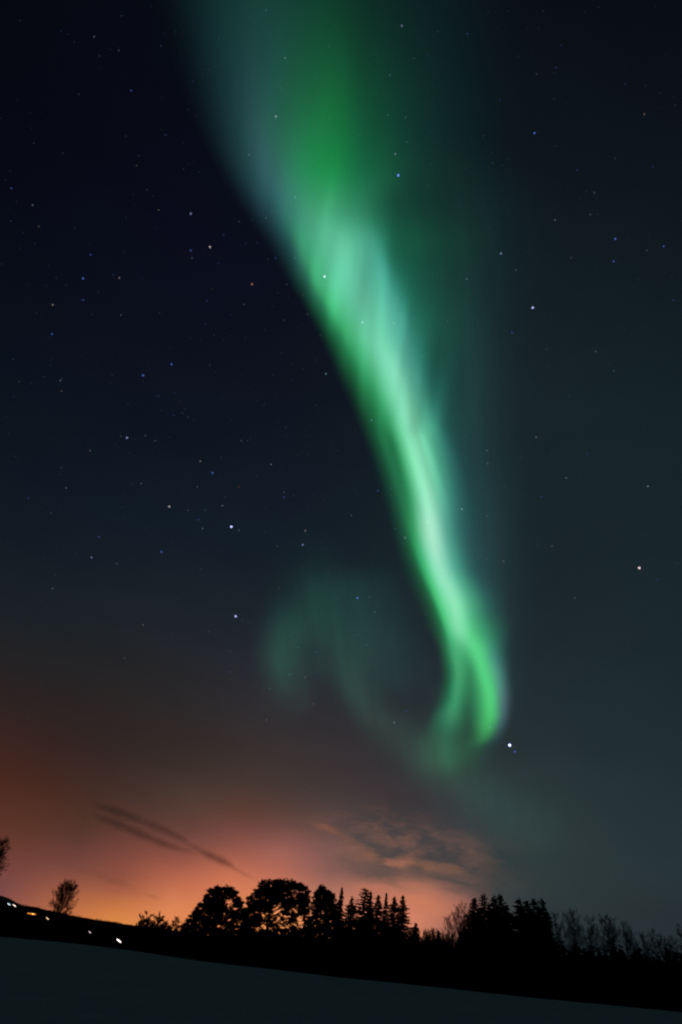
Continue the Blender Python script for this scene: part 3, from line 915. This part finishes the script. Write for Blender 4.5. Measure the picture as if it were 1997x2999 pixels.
ribbon('faint_aurora', [(800, 1270, 90, 1, 6, 5), (830, 1370, 95, 2, 17, 12), (860, 1465, 95, 3, 22, 15), (888, 1555, 90, 2, 15, 11), (912, 1640, 80, 1, 6, 4)],
       GM, 28500, 'dim teal aurora haze in the middle of the loop')
ribbon('faint_aurora', [(745, 1270, 60, 0, 3, 2), (735, 1370, 62, 1, 9, 5), (725, 1460, 60, 2, 15, 9), (722, 1530, 56, 2, 12, 8), (730, 1610, 50, 1, 3, 2)],
       GM, 29000, 'very dim aurora haze between the left patch and the long arc')
ribbon('faint_aurora', [(1015, 1550, 26, 2, 8, 5), (1010, 1605, 26, 2, 9, 6), (1004, 1650, 30, 4, 15, 9), (1010, 1700, 50, 8, 40, 20), (1015, 1745, 56, 6, 32, 16), (1030, 1800, 54, 2, 8, 6)],
       GM, 29500, 'soft green aurora smudge below the left leg of the bright band')
ribbon('faint_aurora', [(1120, 300, 140, 1, 3, 3), (1090, 500, 130, 2, 8, 7), (1085, 700, 110, 3, 12, 10), (1095, 900, 95, 4, 13, 13), (1110, 1100, 88, 5, 15, 15), (1125, 1300, 76, 6, 18, 17), (1138, 1450, 60, 6, 18, 17), (1155, 1600, 46, 4, 10, 10), (1180, 1700, 40, 1, 3, 3)],
       GM, 30500, 'wide pale aurora veil along the right side of the bright band')


# ------------------------------------------------------------------ dark streaks of thin cloud in front of the town glow
def streak(pts, label, k):
    m = bpy.data.materials.get('thin_cloud')
    if not m:
        m = bpy.data.materials.new('thin_cloud'); m.use_nodes = True
        t = m.node_tree; t.nodes.clear()
        at = t.nodes.new('ShaderNodeAttribute'); at.attribute_name = 'glow'
        sx = t.nodes.new('ShaderNodeSeparateColor'); t.links.new(at.outputs['Color'], sx.inputs[0])
        df = t.nodes.new('ShaderNodeBsdfDiffuse'); df.inputs[0].default_value = (.5, .48, .6, 1)
        tl = t.nodes.new('ShaderNodeBsdfTranslucent'); tl.inputs[0].default_value = (.5, .48, .6, 1)
        mx = t.nodes.new('ShaderNodeMixShader'); mx.inputs[0].default_value = .35
        t.links.new(df.outputs[0], mx.inputs[1]); t.links.new(tl.outputs[0], mx.inputs[2])
        tr = t.nodes.new('ShaderNodeBsdfTransparent'); m2 = t.nodes.new('ShaderNodeMixShader')
        t.links.new(sx.outputs[0], m2.inputs[0]); t.links.new(tr.outputs[0], m2.inputs[1]); t.links.new(mx.outputs[0], m2.inputs[2])
        o = t.nodes.new('ShaderNodeOutputMaterial'); t.links.new(m2.outputs[0], o.inputs[0])
    p = np.array(pts, float); s = np.arange(len(p)); t_ = np.linspace(0, len(p) - 1, 20 * (len(p) - 1)); q = pchip(s, p, t_)
    d = np.gradient(q[:, :2], axis=0); d /= np.linalg.norm(d, axis=1)[:, None]; nrm = np.stack([-d[:, 1], d[:, 0]], 1)
    u = np.linspace(-1, 1, 17); pr = np.clip(np.exp(-(u * 2.0) ** 2) - math.exp(-4), 0, 1)
    wob = np.array([mnoise.noise(Vector((x * .03, y * .03, 1))) for x, y in q[:, :2]])
    hw = q[:, 2:3] * (1 + .3 * wob[:, None]) * 2.1
    X = q[:, 0:1] + nrm[:, 0:1] * u * hw; Y = q[:, 1:2] + nrm[:, 1:2] * u * hw
    C = (q[:, 3:4] * .72 * (1 + .2 * wob[:, None]) * pr[None, :])[..., None].repeat(3, -1)
    r, c = X.shape
    V = []
    for i in range(r):
        for j in range(c):
            v_ = sight(X[i, j], Y[i, j]); V.append(v_ * (9000.0 / math.hypot(v_[0], v_[1])))
    idx = np.arange(r * c).reshape(r, c)
    Fq = np.stack([idx[:-1, :-1], idx[:-1, 1:], idx[1:, 1:], idx[1:, :-1]], -1).reshape(-1, 4)
    me = mesh_from('cloud_streak', V, Fq, m, True)
    at = me.attributes.new('glow', 'FLOAT_COLOR', 'POINT')
    at.data.foreach_set('color', np.concatenate([np.clip(C, 0, .95).reshape(-1, 3), np.ones((r * c, 1))], 1).astype(np.float32).ravel())
    tag(obj('cloud_streak', me), label, 'cloud', 'dark cloud streaks over the orange glow')


streak([(266, 2350, 6, 0), (287, 2360, 8, .3), (335, 2374, 11, .6), (383, 2391, 12, .6), (432, 2412, 11, .5), (486, 2433, 10, .55), (528, 2453, 9, .5), (556, 2468, 7, 0)], 'upper and shorter of the dark slanting cloud streaks', 1)
streak([(262, 2382, 7, 0), (306, 2398, 11, .45), (345, 2414, 13, .65), (383, 2430, 13, .65), (430, 2450, 11, .6), (472, 2468, 10, .6), (514, 2482, 8, .45), (560, 2496, 6, .2), (585, 2506, 5, 0)], 'long dark slanting cloud streak below the short one', 1)
streak([(530, 2462, 7, 0), (552, 2474, 9, .3), (576, 2486, 10, .45), (612, 2504, 10, .65), (648, 2520, 11, .75), (672, 2532, 9, .6), (690, 2545, 6, .35), (720, 2561, 5, .25), (748, 2576, 4, .1), (765, 2585, 3, 0)],
       'darkest cloud streak, its thin tail reaching almost to the pines', 1)

# ------------------------------------------------------------------ stars
STARS = {  # crop origin: list of x, y (crop units of 0.6378 px), brightness, colour letter
    (0, 0): "281 143 .25 b;285 168 .15 b;432 169 .35 w;545 232 .3 w;456 257 .2 o;463 315 .12 w;602 416 .5 b;742 449 .15 o;884 374 .3 b;806 146 .25 b;1222 47 .35 c;1150 77 .2 c;1308 266 .45 w;1288 404 .25 w;1267 535 .7 w;1143 711 .4 w;1285 733 .2 c;1356 906 .5 c;1335 995 .3 c;1221 1000 .35 c;1248 977 .25 w;1272 970 .2 w;972 680 .2 b;740 595 .15 w;759 620 .35 b;577 625 .2 o;289 703 .2 w;627 760 .25 o;613 892 .15 w;52 865 .5 b;75 924 .15 w;150 942 .4 w;178 1039 .3 o;106 1069 .25 b;728 964 .3 o;876 981 .7 v;743 1012 .2 b;698 1013 .12 b;1027 1078 .35 b;1093 1115 .2 b;1099 1017 .25 w;964 1134 .8 o;876 1150 .6 b;416 1170 .5 b;1435 682 .25 b;1510 212 .25 w;1450 146 .2 b;696 30 .2 b;827 244 .12 w;1375 455 .15 c;1470 877 .2 b",
    (997, 0): "282 119 .6 v;583 155 .4 b;586 168 .25 b;187 120 .15 c;260 72 .15 b;404 254 .3 b;338 268 .25 c;227 344 .35 c;1012 208 .3 b;990 310 .35 b;901 340 .3 w;971 333 .15 w;880 241 .2 b;815 258 .2 w;732 458 .3 b;645 495 .15 w;218 528 .35 c;299 539 .3 w;70 511 .2 c;84 624 .25 c;263 470 .12 w;304 652 .3 w;252 707 .5 w;265 805 .95 b;891 611 .75 b;1395 524 .4 o;1537 484 .2 o;1110 533 .2 b;657 624 .2 o;1262 727 .25 w;699 748 .35 b;1086 781 .35 b;1434 765 .35 b;403 852 .25 c;252 897 .2 w;1137 853 .2 b;1165 885 .35 w;610 906 .15 o;1147 986 .35 w;985 1010 .4 w;80 1003 .3 c;1262 1097 .75 b;1484 1131 .6 b;737 1164 .7 v;850 1154 .2 w;1406 1150 .3 w;1508 1105 .12 b;1236 530 .15 b",
    (0, 750): "381 103 .75 b;547 100 .45 o;382 202 .5 b;242 224 .5 o;555 271 .35 w;239 358 .6 b;732 262 .2 w;233 477 .3 b;277 572 .4 w;285 562 .25 c;282 619 .3 o;86 577 .25 w;787 497 .7 b;657 548 .75 b;963 501 .25 w;988 533 .25 b;1110 542 .25 b;1157 129 .7 r;1120 221 .3 w;951 206 .35 b;1003 33 .3 b;882 9 .3 w;1265 8 .4 b;1230 15 .2 w;1355 8 .4 c;1316 130 .3 c;1490 94 .95 w;1187 112 .15 w;1412 266 .3 w;1390 180 .2 w;1305 293 .25 w;1471 364 .25 w;1089 389 .2 b;1496 541 .55 c;1389 518 .2 w;1338 497 .2 w;1143 608 .25 b;1181 664 .2 w;802 628 .3 b;828 668 .2 w;797 731 .35 b;837 721 .25 w;864 740 .25 w;889 751 .3 b;742 708 .2 w;583 834 .8 v;554 828 .3 w;668 825 .35 c;712 848 .35 c;511 849 .2 b;475 842 .2 b;413 894 .35 o;217 912 .2 b;594 906 .2 w;920 942 .45 o;1108 848 .35 w;1136 849 .25 w;1151 833 .2 w;1245 957 .4 o;975 996 .7 b;1008 1029 .3 b;906 1059 .35 c;1097 1059 .3 r;1031 1107 .25 w;1021 1146 .5 v;1303 1084 .35 c;1303 1107 .5 b;1347 1101 .25 c;777 1150 .75 o;863 1168 .3 w;942 1167 .3 c;648 1045 .4 v;281 972 .3 w;277 1003 .2 w;303 1065 .35 o;130 1110 .4 b;1312 787 .25 w;1249 833 .15 b;1414 912 .2 w;1365 916 .2 w;1552 892 .2 w;1481 1113 .15 w;975 150 .2 o",
    (997, 750): "101 304 .75 w;247 308 .5 w;306 40 .3 b;340 285 .3 w;491 300 .3 w;472 392 .2 w;341 436 .25 c;376 461 .3 c;352 689 .25 w;143 753 .5 c;65 799 .25 c;172 1078 .5 b;233 1066 .3 c;97 987 .25 b;66 1071 .2 w;580 105 .45 w;730 60 .25 b;807 63 .4 v;1058 8 .3 w;1254 24 .65 b;1529 203 .4 b;1561 246 .25 b;883 237 .95 v;788 352 .5 b;869 357 .3 b;923 268 .2 w;947 427 .25 w;1097 436 .25 b;1172 438 .4 w;1256 527 .35 c;1052 640 .3 c;979 732 .2 w;899 832 .4 o;674 893 .4 w;676 953 .4 w;827 926 .25 w;616 880 .2 w;755 1059 .25 w;557 1162 .65 w;923 1105 .45 b;1037 1019 .45 w;1132 908 .4 b;1412 1057 .55 w;1268 215 .2 b;437 788 .2 c",
    (0, 1500): "1062 67 1.1 v;1096 84 .4 c;929 75 .4 w;910 35 .45 b;1187 36 .25 b;233 4 .3 w;453 113 .5 b;420 208 .6 v;243 147 .3 b;293 163 .2 w;536 236 .35 w;741 182 .7 b;241 350 .4 w;373 296 .2 w;657 518 .4 o;571 671 .35 w;1082 478 .95 v;1111 496 .3 v;1145 477 .25 b;1147 506 .25 w;958 549 .3 w;1057 639 .3 w;1054 734 .35 v;1117 764 .25 v;1402 85 .5 o;1390 150 .7 v;1273 156 .3 w;1322 147 .3 b;1328 207 .3 b;1281 348 .25 w;1005 178 .2 w;921 261 .25 w;1506 284 .3 c;1370 622 .35 c;1453 643 .35 c;1332 568 .3 c;1330 745 .4 c;1400 760 .4 w;1440 880 .4 w;1238 810 .35 c;1224 954 .4 w;1300 845 .25 c",
    (997, 1500): "399 48 .5 w;297 118 .5 w;250 77 .3 w;50 15 .35 w;675 19 .35 w;749 226 .4 w;673 217 .3 w;799 80 .3 b;849 91 .3 b;908 156 .25 w;971 156 .35 w;893 37 .2 w;1512 97 .3 b;1546 235 .25 w;1372 256 .95 p;1456 309 .45 b;1076 394 .35 w;78 394 .85 b;134 389 .35 c;157 459 .4 w;80 563 .35 c;122 610 .35 c;596 450 .35 c;616 664 .4 w;687 989 .5 c;301 912 .5 b;357 838 .25 c;247 967 .5 w;777 1070 1.4 v;801 1100 .75 b;652 1126 .5 b;510 1139 .5 o;322 1142 .35 w;955 1052 .35 b;1092 887 .35 w;1209 807 .45 w;1320 673 .25 w;1389 1075 .35 b",
}
extra = [(1235, 2399, .5, 'b'), (1323, 2393, .45, 'v'), (1316, 2430, .3, 'b'), (1624, 2335, .4, 'w'), (1735, 2338, .25, 'w'), (1850, 2313, .5, 'w'), (1813, 2656, .35, 'w'), (1449, 2421, .3, 'w'), (1675, 2570, .25, 'w')]
CM = {'b': ((.16, .28, 1.0), 'blue'), 'v': ((.48, .52, 1.0), 'bluish-white'), 'w': ((.6, .72, .95), 'white'), 'c': ((.35, .75, .95), 'greenish-white'), 'o': ((.95, .8, .8), 'warm white'), 'r': ((1.0, .35, .2), 'orange'), 'p': ((1.0, .8, .85), 'pinkish-white')}
ms = bpy.data.materials.new('starlight'); ms.use_nodes = True; ms.cycles.emission_sampling = 'NONE'
t = ms.node_tree; t.nodes.clear()
oi = t.nodes.new('ShaderNodeObjectInfo'); e = t.nodes.new('ShaderNodeEmission'); o_ = t.nodes.new('ShaderNodeOutputMaterial')
t.links.new(oi.outputs['Color'], e.inputs[0]); t.links.new(oi.outputs['Alpha'], e.inputs[1]); t.links.new(e.outputs[0], o_.inputs[0])
import bmesh
bm = bmesh.new(); bmesh.ops.create_icosphere(bm, subdivisions=2, radius=1.0); star_me = bpy.data.meshes.new('star'); bm.to_mesh(star_me); bm.free(); star_me.materials.append(ms)
SR = 200000.0
UNIQ = {(997, 1500, 777): 'brightest star, bluish-white, just below the right leg of the aurora', (0, 1500, 1062): 'bright bluish-white star alone left of the aurora, at mid height',
        (0, 1500, 1082): 'bright bluish-white star low on the left, above the faint aurora patch', (997, 1500, 1372): 'bright pinkish star alone at the right edge of the sky',
        (997, 750, 883): 'bright bluish-white star right of the upper aurora', (997, 0, 265): 'bright deep blue star at the right border of the upper aurora',
        (0, 750, 1490): 'bright white star shining through the widest part of the aurora', (0, 750, 1157): 'orange star in the dark sky left of the aurora',
        (997, 0, 891): 'vivid blue star high in the dark right-hand sky', (997, 1500, 78): 'vivid blue star inside the dim aurora loop',
        (0, 0, 1267): 'white star in the pale upper left part of the aurora', (0, 0, 964): 'warm white star left of the aurora, beside a blue one',
        (997, 1500, 801): 'small blue star touching the brightest star from below', (997, 750, 101): 'white star in the right half of the bright green band'}
allst = []
for (ox, oy), s in STARS.items():
    for it in s.split(';'):
        q = it.split(); x, y = float(q[0]), float(q[1])
        allst.append((ox + x * .63776, oy + y * .63776, float(q[2]), q[3], UNIQ.get((ox, oy, int(x)))))
allst += [(x, y, b, c, None) for x, y, b, c in extra]
for (x, y, b, c, lab) in allst[:300]:
    rad = (1.8 + 1.9 * b) if b < 1 else 3.6 + 1.6 * (b - 1)
    v_ = sight(x, y); dd = math.hypot(F_PX, math.hypot(x - 998.5, y - 1499.5))
    o = obj('star', star_me, None, tuple(v_ * SR))
    r_ = rad / dd * SR * .92; o.scale = (r_, r_, r_)
    cc, nm = CM[c]
    o.color = (*cc, (.58 * b ** 1.9) if b < .9 else 1.1 * b ** 3)
    size = 'faint small' if b <= .3 else ('small' if b <= .5 else 'clearly visible')
    tag(o, lab or f'{size} {nm} star among many like it in the night sky', 'star', 'stars in the night sky')

# the rest of the stars: too many and too faint to count, one object
r5 = np.random.default_rng(55)
Vs, Fs, off = [], [], 0
sv = np.array([v.co[:] for v in star_me.vertices]); sf = np.array([p.vertices[:] for p in star_me.polygons])
k = 0
while k < 420:
    x, y = r5.uniform(0, 1997), r5.uniform(0, 2350)
    keep = .45 + .55 * math.exp(-((x - 650) / 500) ** 2 - ((y - 1250) / 500) ** 2)
    if y > 2000: keep *= .4
    if r5.random() > keep: continue
    dd = math.hypot(F_PX, math.hypot(x - 998.5, y - 1499.5))
    Vs.append(sv * (r5.uniform(1.0, 1.9) / dd * SR) + sight(x, y) * SR * 1.02); Fs.append(sf + off); off += len(sv); k += 1
fm = emis('faint_starlight', (.25, .36, 1.0), .065); fm.cycles.emission_sampling = 'NONE'
tag(obj('faint_stars', mesh_from('faint_stars', np.concatenate(Vs), np.concatenate(Fs), fm)), 'countless very faint bluish stars sprinkled over the night sky', 'stars', kind='stuff')
